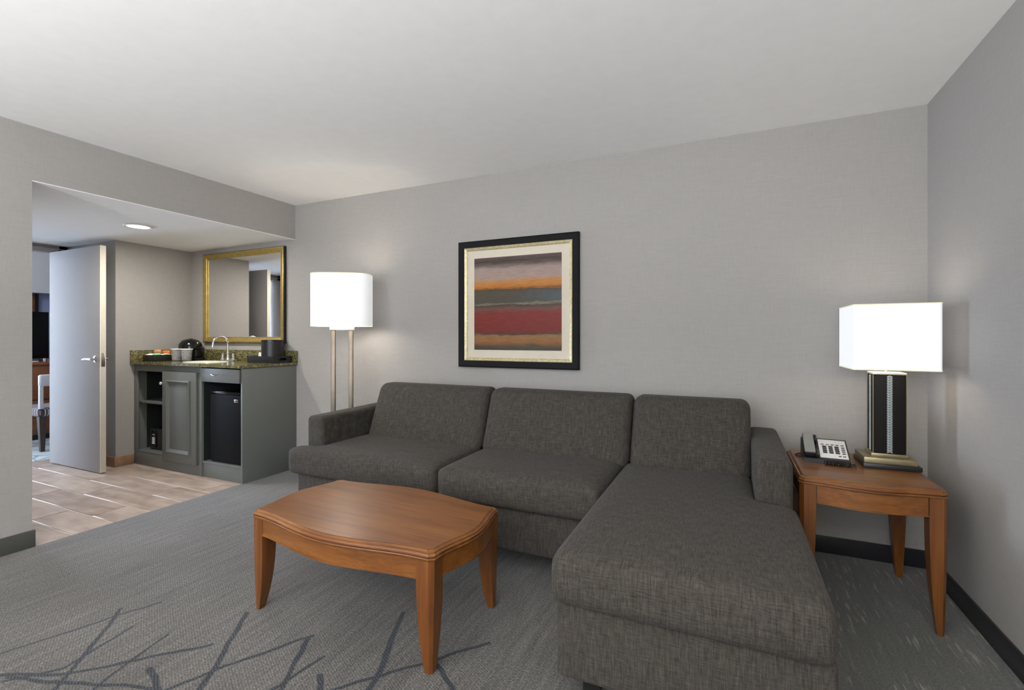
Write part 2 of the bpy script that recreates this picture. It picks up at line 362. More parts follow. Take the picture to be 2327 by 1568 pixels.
def rbox(sx, sy, sz, r, step=0.03, deform=None, name='cushion'):
    """soft rounded box centred at the origin, with an optional deform(p) for crown / lean"""
    h = (sx / 2, sy / 2, sz / 2); bm = bmesh.new()
    def ticks(a):
        a_in = max(a - r, 0.001); k = [a_in + (a - a_in) * (i / 4) for i in range(1, 5)]
        m = max(2, int(2 * a_in / step)); mid = [-a_in + 2 * a_in * i / m for i in range(m + 1)]
        return [-x for x in reversed(k)] + mid + k
    T = [ticks(a) for a in h]
    def pt(p):
        q = [max(-(h[i] - r), min(h[i] - r, p[i])) for i in range(3)]; d = Vector(p) - Vector(q)
        if d.length > 1e-9:
            # map cube shell to sphere shell
            d = d.normalized() * r
        v = Vector(q) + d
        return deform(v) if deform else v
    for ax in range(3):
        a, b = [i for i in range(3) if i != ax]
        for sgn in (-1, 1):
            grid = []
            for u in T[a]:
                row = []
                for w in T[b]:
                    p = [0, 0, 0]; p[ax] = sgn * h[ax]; p[a] = u; p[b] = w; row.append(bm.verts.new(pt(p)))
                grid.append(row)
            for i in range(len(grid) - 1):
                for j in range(len(grid[0]) - 1): bm.faces.new((grid[i][j], grid[i + 1][j], grid[i + 1][j + 1], grid[i][j + 1]))
    bmesh.ops.remove_doubles(bm, verts=bm.verts, dist=1e-5)
    me = from_bm(bm, name)
    for p in me.polygons: p.use_smooth = True
    return me
def voxel_cushion(xs, ys, zs, filled, iters, deform=None, name='cushion'):
    """surface of a union of grid cells, relaxed so that its edges become soft"""
    bm = bmesh.new(); V = {}
    def vv(i, j, k):
        if (i, j, k) not in V: V[(i, j, k)] = bm.verts.new((xs[i], ys[j], zs[k]))
        return V[(i, j, k)]
    nx, ny, nz = len(xs) - 1, len(ys) - 1, len(zs) - 1
    F = lambda i, j, k: 0 <= i < nx and 0 <= j < ny and 0 <= k < nz and filled(i, j, k)
    for i in range(nx):
        for j in range(ny):
            for k in range(nz):
                if not F(i, j, k): continue
                for (a, b, c), q in (((1, 0, 0), ((1, 0, 0), (1, 1, 0), (1, 1, 1), (1, 0, 1))), ((-1, 0, 0), ((0, 0, 0), (0, 0, 1), (0, 1, 1), (0, 1, 0))),
                                     ((0, 1, 0), ((0, 1, 0), (0, 1, 1), (1, 1, 1), (1, 1, 0))), ((0, -1, 0), ((0, 0, 0), (1, 0, 0), (1, 0, 1), (0, 0, 1))),
                                     ((0, 0, 1), ((0, 0, 1), (1, 0, 1), (1, 1, 1), (0, 1, 1))), ((0, 0, -1), ((0, 0, 0), (0, 1, 0), (1, 1, 0), (1, 0, 0)))):
                    if not F(i + a, j + b, k + c): bm.faces.new([vv(i + x, j + y, k + z) for x, y, z in q])
    for _ in range(iters): bmesh.ops.smooth_vert(bm, verts=bm.verts, factor=0.5, use_axis_x=True, use_axis_y=True, use_axis_z=True)
    if deform:
        for v in bm.verts: v.co = deform(v.co)
    me = from_bm(bm, name)
    for p in me.polygons: p.use_smooth = True
    return me
def frange(a, b, step):
    n = max(1, round((b - a) / step)); return [a + (b - a) * i / n for i in range(n + 1)]

# ------------------------------------------------------------------ the setting
XR, YB, XL, ZC, ZS, XA = 0.95, 3.18, -3.68, 2.445, 2.125, -5.217
YA, YST, XD, YR = 2.49, 1.345, -6.08, -2.3      # alcove return wall, stub wall end, bedroom door wall, rear wall
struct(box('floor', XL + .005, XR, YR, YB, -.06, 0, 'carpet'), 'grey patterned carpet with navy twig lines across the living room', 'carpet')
struct(box('ceiling', XL, XR, YR, YB, ZC, ZC + .06, 'ceiling'), 'smooth white ceiling over the living room', 'ceiling')
struct(box('wall_back', XA, XR + .1, YB, YB + .1, 0, ZC + .06, 'wall'), 'greige papered wall behind the sofa', 'wall')
struct(box('wall_right', XR, XR + .1, YR, YB, 0, ZC + .06, 'wall'), 'greige papered wall at the right beside the end table', 'wall')
struct(box('wall_left', XL - .12, XL, YR, YST, 0, ZC + .06, 'wall'), 'greige papered wall stub at the left edge', 'wall')
struct(box('wall_soffit', XL - .12, XL, YST, YB, ZS + .004, ZC + .06, 'wall'), 'greige soffit face above the kitchenette opening', 'wall')
struct(box('ceiling_hall', XD - .12, XL, YST, YB, ZS, ZS + .004, 'ceiling'), 'low white ceiling over the kitchenette hall', 'ceiling')
struct(box('wall_alcove', XD, XA, YA, YB + .1, 0, ZS, 'wall'), 'greige wall block left of the bar cabinet', 'wall')
struct(box('wall_hall', XD, XL - .12, YST - .12, YST, 0, ZS, 'wall'), 'greige hall wall opposite the bar cabinet', 'wall')
DY0, DY1 = 1.40, 2.425
struct(boxes('wall_doorway', [(XD - .12, XD, YR, DY0, 0, ZS), (XD - .12, XD, DY1, 4.6, 0, ZS), (XD - .12, XD, YR, 4.6, 2.06, ZC)], 'wall'), 'greige wall around the bedroom doorway', 'wall')
# rear wall with the window the daylight comes through
WX0, WX1, WZ0, WZ1 = -3.45, -.05, .42, 2.22
struct(boxes('wall_rear', [(XL, WX0, YR - .1, YR, 0, ZC), (WX1, XR, YR - .1, YR, 0, ZC), (WX0, WX1, YR - .1, YR, 0, WZ0), (WX0, WX1, YR - .1, YR, WZ1, ZC)], 'wall'), 'greige wall with the wide window behind the viewer', 'wall')
wf = struct(boxes('window_1', [(WX0, WX1, YR - .07, YR - .02, WZ0, WZ0 + .05), (WX0, WX1, YR - .07, YR - .02, WZ1 - .05, WZ1), (WX0, WX0 + .05, YR - .07, YR - .02, WZ0, WZ1), (WX1 - .05, WX1, YR - .07, YR - .02, WZ0, WZ1), (-1.775, -1.725, YR - .07, YR - .02, WZ0, WZ1)], 'white'), 'white framed wide window in the rear wall', 'window')
# baseboards
def baseboard(name, x0, x1, y0, y1, h, mat, label):
    return struct(box(name, x0, x1, y0, y1, 0, h, mat, bev=.004), label, 'baseboard')
baseboard('baseboard_back', -3.64, XR, YB - .012, YB, .095, 'base_black', 'black baseboard along the sofa wall')
baseboard('baseboard_right', XR - .012, XR, YR, YB - .012, .095, 'base_black', 'black baseboard along the right wall')
baseboard('baseboard_left', XL, XL + .012, YR, YST + .012, .1, 'base_grey', 'charcoal baseboard on the left wall stub')
bt = struct(box('baseboard_alcove', XA, XA + .012, YA - .012, 2.635, 0, .095, 'base_tile', bev=.003), 'brown tile skirting beside the bar cabinet', 'baseboard')
for k in range(2): box('tile', XD + .02 + k * .43, XD + .44 + k * .43 - (0.006 if k == 0 else 0), YA - .012, YA, 0, .095, 'base_tile', bt, bev=.003)
# hall floor: grout bed with single wood-look tiles
fh = struct(box('floor_hall', XD - .12, XL + .005, YST - .02, 2.72, -.06, -.004, 'grout'), 'wood-look plank tiles with pale grout lines in the hall', 'tile floor')
TW, TL, G = .2135, .9, .005
rows = [2.60 - TW * k for k in range(-1, 7)]
for k, y1 in enumerate(rows):
    y0 = y1 - TW; off = (.0, .33, .62, .18, .5, .8, .1, .4)[k] * TL
    x = XD - .12 - off
    while x < XL:
        a, b = max(x + G, XD - .12), min(x + TL - G, XL + .004)
        lo, hi = max(y0 + G, YST - .02), min(y1 - G, 2.715)
        if b - a > .03 and hi - lo > .02:
            cxm, cym = (a + b) / 2, (lo + hi) / 2
            box('tile', a - cxm, b - cxm, lo - cym, hi - cym, -.006, 0, 'tile', fh, bev=.0015, seg=1, loc=(cxm, cym, 0))
        x += TL
# door frame round the bedroom doorway
struct(boxes('trim_1', [(XD - .13, XD + .012, DY1 - .012, DY1 + .05, 0, 2.09), (XD - .13, XD + .012, DY0 - .05, DY0 + .012, 0, 2.09), (XD - .13, XD + .012, DY0 - .05, DY1 + .05, 2.048, 2.095)], 'jamb', bev=.003), 'grey painted frame of the bedroom doorway', 'door frame')

# open door, standing square to its wall
def build_door():
    d = struct(thing('door_1', 'tall flat grey interior door standing open with chrome lever', 'door', (XD + .108, 2.33, 0)), 'tall flat grey interior door standing open with chrome lever', 'door')
    L = .893
    box('slab', 0, L - .004, -.022, .022, .008, 2.035, 'door', d, bev=.002)
    e = box('door_edge', L - .004, L, -.022, .022, .008, 2.035, 'door_edge', d)
    e['label'] = 'cream latch edge'
    box('latch_plate', L - .001, L + .0015, -.014, .014, .955, 1.075, 'nickel', d, bev=.0005)
    for s in (-1, 1):
        rose = lathe('rose', [(.0, 0), (.032, 0), (.032, .006), (.026, .012), (.012, .014), (.012, .04), (.0, .04)], 'chrome', d, loc=(L - .07, s * .022, 1.02), rot=(PI / 2 * (1 if s < 0 else -1), 0, 0))
        hh = tube('lever', [(L - .065, s * .058, 1.02), (L - .09, s * .06, 1.02), (L - .15, s * .062, 1.022), (L - .205, s * .06, 1.015)], [.012, .011, .010, .008], 'chrome', d)
    for z in (.2, 1.0, 1.83): box('hinge', -.010, .0, .010, .095, z, z + .1, 'nickel', d, bev=.002)
build_door()

# recessed downlight in the low hall ceiling
dl = thing('recessed_downlight', 'round lit recessed downlight in the low hall ceiling', 'ceiling light', (-4.394, 2.255, ZS))
lathe('trim_ring', [(.098, 0), (.100, -.004), (.092, -.009), (.078, -.006), (.076, 0)], 'ceiling', dl, cap=False)
lathe('lens', [(.0, -.002), (.076, -.002), (.076, -.0045), (.0, -.0055)], 'lens', dl, cap=False)
l = bpy.data.lights.new('downlight_lamp', 'AREA'); l.shape = 'DISK'; l.size = .15; l.energy = 22; l.color = (1, .95, .88)
lo_ = bpy.data.objects.new('downlight_lamp', l); COL.objects.link(lo_); lo_.parent = dl; lo_.location = (0, 0, -.012)

# added dome light, unseen behind the viewer, to light the room from above
cl = thing('added_dome_light', 'added round dome light, unseen on the ceiling behind the viewer', 'ceiling light', (-1.4, -.5, ZC))
lathe('pan', [(.0, 0), (.20, 0), (.20, -.02), (.19, -.025), (.0, -.025)], 'nickel', cl, cap=False)
lathe('dome', [(.185, -.025), (.18, -.05), (.15, -.085), (.09, -.11), (.0, -.12)], 'lens', cl, cap=False)
l = bpy.data.lights.new('added_dome_lamp', 'POINT'); l.energy = 10; l.color = (1, .95, .88); l.shadow_soft_size = .15
q = bpy.data.objects.new('added_dome_lamp', l); COL.objects.link(q); q.parent = cl; q.location = (0, 0, -.29)

# two added torchieres, unseen behind the viewer, put in to brighten the ceiling
def torchiere(x, y, label):
    T = thing('added_torchiere', label, 'lamp', (x, y, 0), 0, 'added torchieres that brighten the ceiling')
    lathe('base', [(.0, 0), (.14, 0), (.14, .012), (.05, .03), (.014, .05)], 'nickel', T, cap=False)
    tube('pole', [(0, 0, .04), (0, 0, 1.08)], .013, 'nickel', T)
    lathe('bowl', [(.02, 1.07), (.10, 1.09), (.17, 1.13), (.205, 1.19), (.20, 1.19), (.165, 1.135), (.09, 1.10), (.0, 1.092)], 'white', T, cap=False)
    l = bpy.data.lights.new('added_torchiere_light', 'AREA'); l.shape = 'DISK'; l.size = .34; l.energy = TORCH_W; l.color = (.955, .975, 1)
    q = bpy.data.objects.new('added_torchiere_light', l); COL.objects.link(q); q.parent = T; q.location = (0, 0, 1.185); q.rotation_euler = (PI, 0, 0)
TORCH_W = 172
torchiere(-1.9, -1.7, 'added brushed metal torchiere, unseen behind the viewer at the left')
torchiere(.45, -1.7, 'added brushed metal torchiere, unseen behind the viewer at the right')

# ------------------------------------------------------------------ sectional sofa
def build_sofa():
    S = thing('sectional_sofa', 'charcoal tweed sectional sofa with a chaise at its right end', 'sofa', (-1.15, 2.7, 0))
    ox, oy = -1.15, 2.7
    def P(me, name, cx, cy, cz): return link(name, me, 'sofa', S, (cx - ox, cy - oy, cz))
    XA0, XA1, XC0, XC1 = -2.59, -2.45, -.515, .245   # arm outer / inner, chaise left / right
    ZSEAM, ZSEAT, YF, YCH = .335, .495, 2.20, 1.495
    # base boxes
    P(rbox(XC0 - XA0 - .02, .90, .235, .02, .15), 'base', (XA0 + XC0 - .02) / 2 + .01, 2.245 + .45, .10 + .1175)
    P(rbox(XC1 - XC0 + .045, 1.60, .265, .02, .15), 'chaise_base', (XC0 + XC1) / 2 + .003, YCH + .03 + .80, .07 + .1325)
    # back frame
    P(rbox(XC1 - XA0, .20, .588, .028, .15), 'back_frame', (XA0 + XC1) / 2, 3.05, .10 + .294)
    # arms
    def arm(x0, x1, n):
        def lean(v):
            return Vector((v.x, v.y, v.z + (0.008 * v.y)))
        P(rbox(x1 - x0, .80, .592, .03, .08, lean), n, (x0 + x1) / 2, 2.330 + .40, .10 + .296)
    arm(XA0, XA1, 'arm'); arm(.105, .25, 'arm')
    # seat cushions
    step = .026
    def cush_def(x0, x1, y0, y1, zt, crown):
        def f(v):
            u = max(-1, min(1, (v.x - (x0 + x1) / 2) / ((x1 - x0) / 2))); w = max(-1, min(1, (v.y - (y0 + y1) / 2) / ((y1 - y0) / 2)))
            k = (1 - u ** 4) * (1 - w ** 4); t = max(0, min(1, (v.z - ZSEAM) / (zt - ZSEAM)))
            return Vector((v.x, v.y, v.z + crown * k * t))
        return f
    xs = frange(XA0 - .03, -1.478, step); ys = frange(YF - .01, 2.80, step); zs = frange(ZSEAM - .006, ZSEAT + .004, step)
    fil = lambda i, j, k: not ((xs[i] + xs[i + 1]) / 2 < XA1 + .005 and (ys[j] + ys[j + 1]) / 2 > 2.335)
    me = voxel_cushion(xs, ys, zs, fil, 7, cush_def(xs[0], xs[-1], ys[0], ys[-1], ZSEAT, .016))
    for v in me.vertices: v.co -= Vector((-2.0, 2.5, 0))
    link('seat_cushion', me, 'sofa', S, (-2.0 - ox, 2.5 - oy, 0))
    xs2 = frange(-1.470, XC0 - .036, step)
    me = voxel_cushion(xs2, ys, zs, lambda i, j, k: True, 7, cush_def(xs2[0], xs2[-1], ys[0], ys[-1], ZSEAT, .016))
    for v in me.vertices: v.co -= Vector((-1.0, 2.5, 0))
    link('seat_cushion', me, 'sofa', S, (-1.0 - ox, 2.5 - oy, 0))
    xs3 = frange(XC0 - .034, XC1 + .022, step); ys3 = frange(YCH - .012, 2.80, step)
    fil3 = lambda i, j, k: not ((xs3[i] + xs3[i + 1]) / 2 > .1 and (ys3[j] + ys3[j + 1]) / 2 > 2.335)
    me = voxel_cushion(xs3, ys3, zs, fil3, 7, cush_def(xs3[0], xs3[-1], ys3[0], ys3[-1], ZSEAT, .014))
    for v in me.vertices: v.co -= Vector((-.1, 2.1, 0))
    link('chaise_cushion', me, 'sofa', S, (-.1 - ox, 2.1 - oy, 0))
    # back cushions, leaning back
    def backc(x0, x1):
        sx, sz = x1 - x0, .405
        def f(v):
            u = v.x / (sx / 2); w = v.z / (sz / 2); k = max(0, 1 - u ** 4) * max(0, 1 - w ** 4)
            y = v.y - (.022 * k if v.y < 0 else 0)
            return Vector((v.x, y + (v.z + sz / 2) * .40, v.z))
        P(rbox(sx, .17, sz, .05, .03, f), 'back_cushion', (x0 + x1) / 2, 2.695 + .085, .47 + sz / 2 - .005)
    backc(-2.415, -1.478); backc(-1.470, -.525); backc(-.517, .106)
    # feet
    for x, y in ((-2.5, 2.32), (-.62, 2.32), (-2.5, 3.05), (.14, 3.05), (-.43, 1.62), (.16, 1.62)):
        box('foot', -.03, .03, -.03, .03, 0, .105, 'sofa_foot', S, bev=.004, loc=(x - ox, y - oy, 0))
build_sofa()

# ------------------------------------------------------------------ serpentine tables
def build_table(T, hx, hy, H, bx, by, apron, legw, back=True):
    def outline(ins, n=22):
        pts = []
        a, b = hx - ins, hy - ins; c = .018
        def side(p, q, nx, ny, bulge):
            for i in range(n):
                t = -1 + 2 * i / n; o = bulge * (0.5 + 0.5 * math.cos(PI * t))
                f = i / n; pts.append((p[0] + (q[0] - p[0]) * f + nx * o, p[1] + (q[1] - p[1]) * f + ny * o))
            pts.append(q)
        side((-a + c, -b), (a - c, -b), 0, -1, by); side((a, -b + c), (a, b - c), 1, 0, bx)
        side((a - c, b), (-a + c, b), 0, 1, by); side((-a, b - c), (-a, -b + c), -1, 0, bx)
        return pts
    R = lambda ins, z: [(x, y, z) for x, y in outline(ins)]
    top = rings('table_top', [R(.03, H - .034), R(.006, H - .034), R(.006, H - .006), R(.020, H - .0045), R(.020, H - .0008), R(.0208, H)], 'wood', T, ang=15)
    rings('groove', [R(.0215, H - .0005), R(.0192, H - .0008), R(.0192, H - .0042), R(.0215, H - .0042)], 'groove', top, cap=False, ang=15)
    rings('moulding', [R(.019, H - .006), R(.019, H - .0012), R(.0175, H - .0008), R(.003, H - .013), R(.001, H - .0155), R(.001, H - .0205), R(.006, H - .0205)], 'wood', top, cap=False, ang=15)
    rings('groove', [R(.0055, H - .0205), R(.0045, H - .0205), R(.0045, H - .025), R(.0055, H - .025)], 'groove', top, cap=False, ang=15)
    rings('bead', [R(.006, H - .0245), R(.0005, H - .0245), R(-.0010, H - .0265), R(-.0010, H - .0300), R(.0010, H - .0335), R(.006, H - .0335)], 'wood', top, cap=False, ang=15)
    # apron: a curved board between the legs on each side
    zt, zb = H - .034, H - .034 - apron
    ins0 = outline(.008); ins1 = outline(.028); n = 23
    for s in range(4):
        seg0, seg1 = ins0[s * n:(s + 1) * n], ins1[s * n:(s + 1) * n]
        L = (hx if s % 2 == 0 else hy) * 2; cut = legw * .8 / L; k0 = max(1, int(cut * n)); seg0, seg1 = seg0[k0:n - k0], seg1[k0:n - k0]
        rs = [[(p[0], p[1], zb + .004), (p[0], p[1], zt), (q[0], q[1], zt), (q[0], q[1], zb), (p[0], p[1], zb)] for p, q in zip(seg0, seg1)]
        ap = rings('apron', rs, 'wood', T, ang=30)
        rs = [[tuple(Vector((p[0], p[1], 0)) + (Vector((p[0], p[1], 0)) - Vector((q[0], q[1], 0))).normalized() * d + Vector((0, 0, z))) for d, z in ((-.004, zb + .007), (.0025, zb + .006), (.0025, zb), (-.004, zb - .001))] for p, q in zip(seg0, seg1)]
        rings('bead', rs, 'wood', ap, ang=50)
    zl = H - .034
    for sx in (-1, 1):
        for sy in (-1, 1):
            rs = []
            for i in range(15):
                f = i / 14; z = zl * f
                g = min(1, z / (zl - apron * .9)); w = legw * (0.54 + 0.46 * (1 - (1 - g) ** 2.4)); c = .016 * (0.6 + .4 * g)
                out = .009 * (1 - g) ** 1.5
                ring = [(out, c + out), (out, w), (w, w), (w, out), (c + out, out)]
                ring = [(x if x > 0 else x, y) for x, y in ring]
                rs.append([(sx * (hx - .004 - x), sy * (hy - .004 - y), z) for x, y in ring])
            rings('leg', rs, 'wood_v', T, ang=25)
ct = thing('coffee_table', 'cherry wood coffee table with wavy edges and tapered legs', 'table', (-1.450, 1.694, 0), -.028)
build_table(ct, .495, .262, .447, .042, .060, .075, .070)
et = thing('end_table', 'cherry wood end table in the corner holding lamp and telephone', 'table', (.548, 2.755, 0))
build_table(et, .263, .287, .597, .0, .040, .080, .062)

# ------------------------------------------------------------------ table lamp
def build_table_lamp():
    T = thing('table_lamp', 'lit table lamp with rectangular white shade and dark stitched column', 'lamp', (.695, 2.855, .597))
    box('plinth', -.112, .112, -.100, .100, 0, .022, 'black', T, bev=.003)
    box('brass_step', -.108, .096, -.092, .092, .022, .050, 'brass', T, bev=.004)
    box('brass_foot', -.073, .073, -.060, .060, .050, .066, 'brass', T, bev=.003)
    col = box('column', -.064, .064, -.054, .048, .066, .442, 'black_matte', T, bev=.003)
    # stitched braid up the middle of each face, as rows of little slanted stitches
    for face, dist, off in ((0, .054, 0), (1, .064, -.003), (2, .048, 0), (3, .064, .003)):
        Rm = Matrix.Rotation(face * PI / 2, 3, 'Z'); bm = bmesh.new()
        for k in range(46):
            z = .074 + k * .0080
            for sgn in (-1, 1):
                r = bmesh.ops.create_cube(bm, size=1.0)
                for v in r['verts']:
                    q = Matrix.Rotation(sgn * .5, 3, 'Y') @ Vector((v.co.x * .011, v.co.y * .003, v.co.z * .0036))
                    v.co = Rm @ (q + Vector((sgn * .0052 + off, -dist - .001, z)))
        st = link('stitching', from_bm(bm, 'stitching'), 'stitch', col); st['label'] = 'white stitched braid'; st['kind'] = 'stuff'
    for sx in (-1, 1):
        for yy in (-.0545, .0485): box('edge_strip', sx * .0645 - .0015, sx * .0645 + .0015, yy - .0015, yy + .0015, .066, .442, 'brass', col)
    box('column_cap', -.066, .066, -.056, .050, .442, .452, 'cap', T, bev=.002)
    tube('stem', [(0, 0, .452), (0, 0, .60)], .007, 'nickel', T)
    hx, hy, c1, c2, z0, z1 = .163, .163, .008, .008, .468, .776
    def octo(d):
        X, Yy = hx - d, hy - d
        return [(-X + c1, -Yy), (X - c1, -Yy), (X, -Yy + c2), (X, Yy - c2), (X - c1, Yy), (-X + c1, Yy), (-X, Yy - c2), (-X, -Yy + c2)]
    o, i = octo(0), octo(.003)
    L = lambda pts, z: [(x, y, z) for x, y in pts]
    sh = rings('shade', [L(o, z0), L(o, z1), L(i, z1), L(i, z0), L(o, z0)], 'shade', T, cap=False, ang=10)
    for z in (z0, z1 - .005):
        p, q = octo(-.0015), octo(.004)
        rings('shade_trim', [L(p, z), L(p, z + .005), L(q, z + .005), L(q, z), L(p, z)], 'shade_trim', sh, cap=False, ang=10)
    tube('shade_ring', [(-hx + .004, 0, z0 + .03), (hx - .004, 0, z0 + .03)], .002, 'nickel', sh)
    lathe('bulb', [(.0, .60), (.014, .60), (.016, .62), (.03, .65), (.032, .675), (.022, .70), (.0, .708)], 'bulb', T)
    l = bpy.data.lights.new('table_lamp_light', 'POINT'); l.energy = 1.2; l.color = (1, .88, .72); l.shadow_soft_size = .05
    q = bpy.data.objects.new('table_lamp_light', l); COL.objects.link(q); q.parent = T; q.location = (0, 0, .66)
    l2 = bpy.data.lights.new('table_lamp_light', 'POINT'); l2.energy = 1.3; l2.color = (1, .86, .68); l2.shadow_soft_size = .04
    q = bpy.data.objects.new('table_lamp_light', l2); COL.objects.link(q); q.parent = T; q.location = (0, 0, .545)
build_table_lamp()

# ------------------------------------------------------------------ floor lamp
def build_floor_lamp():
    T = thing('floor_lamp', 'lit floor lamp with white oval shade on two brass posts', 'lamp', (-2.790, 2.86, 0), math.radians(30))
    box('base', -.15, .15, -.11, .11, 0, .025, 'nickel', T, bev=.004)
    for s in (-1, 1): box('post', s * .068 - .017, s * .068 + .017, -.012, .012, .025, 1.272, 'bronze', T, bev=.003)
    box('crossbar', -.092, .092, -.022, .022, 1.272, 1.298, 'cap', T, bev=.003)
    tube('stem', [(0, 0, 1.298), (0, 0, 1.42)], .008, 'nickel', T)
    n = 48; z0, z1 = 1.303, 1.712
    def oval(d):
        out = []
        for k in range(n):
            a = 2 * PI * k / n; ca, sa = math.cos(a), math.sin(a); e = 2 / 3.2
            out.append(((.228 - d) * math.copysign(abs(ca) ** e, ca), (.155 - d) * math.copysign(abs(sa) ** e, sa)))
        return out
    L = lambda pts, z: [(x, y, z) for x, y in pts]
    o, i = oval(0), oval(.003)
    sh = rings('shade', [L(o, z0), L(o, z1), L(i, z1), L(i, z0), L(o, z0)], 'shade', T, cap=False, ang=30)
    for z in (z0, z1 - .004):
        p, q = oval(-.001), oval(.004)
        rings('shade_trim', [L(p, z), L(p, z + .004), L(q, z + .004), L(q, z), L(p, z)], 'shade_trim', sh, cap=False, ang=30)
    lathe('bulb', [(.0, 1.42), (.014, 1.42), (.016, 1.44), (.03, 1.47), (.032, 1.495), (.022, 1.52), (.0, 1.528)], 'bulb', T)
    for z, e in ((1.56, 2.0), (1.37, 5.0)):
        l = bpy.data.lights.new('floor_lamp_light', 'POINT'); l.energy = e; l.color = (1, .90, .78); l.shadow_soft_size = .05
        q = bpy.data.objects.new('floor_lamp_light', l); COL.objects.link(q); q.parent = T; q.location = (0, 0, z)
build_floor_lamp()

# ------------------------------------------------------------------ framed picture and mirror
def frame_ring(name, w, h, prof, mat, parent):
    """mitred rectangular frame; prof = list of (inset, depth towards the room)"""
    rs = []
    for ins, d in prof:
        x, z = w / 2 - ins, h / 2 - ins
        rs.append([(-x, -d, -z), (x, -d, -z), (x, -d, z), (-x, -d, z)])
    rs.append(rs[0]); return rings(name, rs, mat, parent, cap=False, ang=20)
def build_picture():
    w, h = .957, .953
    T = thing('framed_picture', 'framed abstract print with red and orange bands above the sofa', 'picture', (-1.416, YB, 1.468))
    frame_ring('outer_frame', w, h, [(0, 0), (0, .032), (.008, .036), (.046, .028), (.049, .022), (.049, 0)], 'frame_black', T)
    frame_ring('gold_slip', w - .096, h - .096, [(0, .004), (0, .025), (.004, .028), (.014, .024), (.024, .016), (.024, .004)], 'gold_pale', T)
    box('mat', -w / 2 + .07, w / 2 - .07, -.012, -.006, -h / 2 + .07, h / 2 - .07, 'mat_board', T)
    pw, ph = .698, .692
    box('print', -pw / 2, pw / 2, -.0135, -.011, -ph / 2, ph / 2, m_painting(pw, ph), T)
build_picture()
def build_mirror():
    w, h = 1.185, .912
    T = thing('wall_mirror', 'rectangular gold framed mirror above the bar sink', 'mirror', (-4.385, YB, 1.617))
    frame_ring('frame', w, h, [(0, .024), (.004, .034), (.016, .036), (.044, .026), (.050, .020), (.056, .020), (.058, .012), (.058, .004), (0, .004)], 'gold', T)
    e = frame_ring('frame_side', w + .002, h + .002, [(0, 0), (0, .030), (.004, .031), (.004, 0)], 'black', T); e['label'] = 'dark outer side of the frame'
    box('glass', -w / 2 + .05, w / 2 - .05, -.012, -.004, -h / 2 + .05, h / 2 - .05, 'mirror', T)
build_mirror()

# ------------------------------------------------------------------ bar cabinet
def build_cabinet():
    x0, x1, y0, y1, zt = XA + .003, XL + .02, 2.64, YB - .002, .960
    T = thing('bar_cabinet', 'grey-green bar cabinet with open shelves, panelled door and fridge bay', 'cabinet', (-4.44, 2.9, 0))
    ox, oy = -4.44, 2.9
    B = lambda name, a, b, c, d, e, f, mat='cab', parent=T, bev=.002, **kw: box(name, a - ox, b - ox, c - oy, d - oy, e, f, mat, parent, bev=bev, **kw)
    mid0, mid1 = -4.205, -4.180
    B('side_panel', x1 - .02, x1, y0, y1, 0, zt); B('side_panel', x0, x0 + .02, y0 + .02, y1, 0, zt)
    B('divider', mid0, mid1, y0 - .006, y1, 0, zt)
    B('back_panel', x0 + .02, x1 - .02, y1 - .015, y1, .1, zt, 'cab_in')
    B('bay_shade_sheet', mid1, mid1 + .003, y0 + .012, y1 - .015, .137, .83, 'cab_in', bev=0); B('bay_shade_sheet', x1 - .023, x1 - .02, y0 + .012, y1 - .015, .137, .83, 'cab_in', bev=0)  # thin dark sheets added for the shade inside the fridge bay
    B('niche_shade_sheet', x0 + .02, x0 + .023, y0 + .10, y1 - .015, .135, .895, 'cab_in', bev=0)  # dark sheet for the shade inside the open niche
    B('stile', x0, x0 + .05, y0, y0 + .02, .13, .895)
    B('stile', -4.262, mid0, y0 - .002, y0 + .018, .118, .895)
    B('top_rail', x0, mid0, y0, y0 + .02, .895, zt)
    B('kick_board', x0, mid0, y0, y0 + .02, 0, .118); B('bottom_shelf', x0 + .02, mid0, y0, y1 - .015, .118, .135)
    B('kick_board', mid1, x1 - .02, y0 + .004, y0 + .02, 0, .122); B('bottom_shelf', mid1, x1 - .02, y0 - .002, y1 - .015, .122, .137)
    B('shelf', x0 + .02, -4.45, y0 + .025, y1 - .015, .585, .605)
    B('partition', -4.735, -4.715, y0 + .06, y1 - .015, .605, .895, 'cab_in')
    # panelled door
    da, db, dz0, dz1 = -4.725, -4.235, .095, .905
    d = B('door', da, db, y0 - .022, y0 - .002, dz0, dz1)
    def mould(name, ins0, prof, parent):
        rs = []
        for ins, dep in prof:
            a, b, c, e = da + ins0 + ins - ox, db - ins0 - ins - ox, dz0 + ins0 + ins, dz1 - ins0 - ins
            yy = y0 - .022 - dep - oy; rs.append([(a, yy, c), (b, yy, c), (b, yy, e), (a, yy, e)])
        return rings(name, rs, 'cab', parent, cap=False, ang=20)
    mould('panel_moulding', .075, [(0, 0), (.002, .012), (.012, .016), (.022, .010), (.034, .002), (.036, 0)], d)
    B('panel', da + .12, db - .12, y0 - .0245, y0 - .02, dz0 + .12, dz1 - .12, 'cab', d)
    lathe('knob', [(.0, 0), (.006, 0), (.005, .012), (.014, .018), (.017, .026), (.012, .033), (.0, .035)], 'chrome', d, n=18, loc=(da + .022 - ox, y0 - .022 - oy, .798), rot=(PI / 2, 0, 0))
    # drawer
    w = B('drawer', mid1 + .004, x1 - .024, y0 - .016, y0 + .004, .832, .948)
    tube('pull', [(-3.995 - ox, y0 - .016 - oy, .897), (-3.995 - ox, y0 - .042 - oy, .899), (-3.96 - ox, y0 - .046 - oy, .893), (-3.90 - ox, y0 - .046 - oy, .893), (-3.87 - ox, y0 - .042 - oy, .899), (-3.87 - ox, y0 - .016 - oy, .897)], .0055, 'chrome', w, n=8)
build_cabinet()
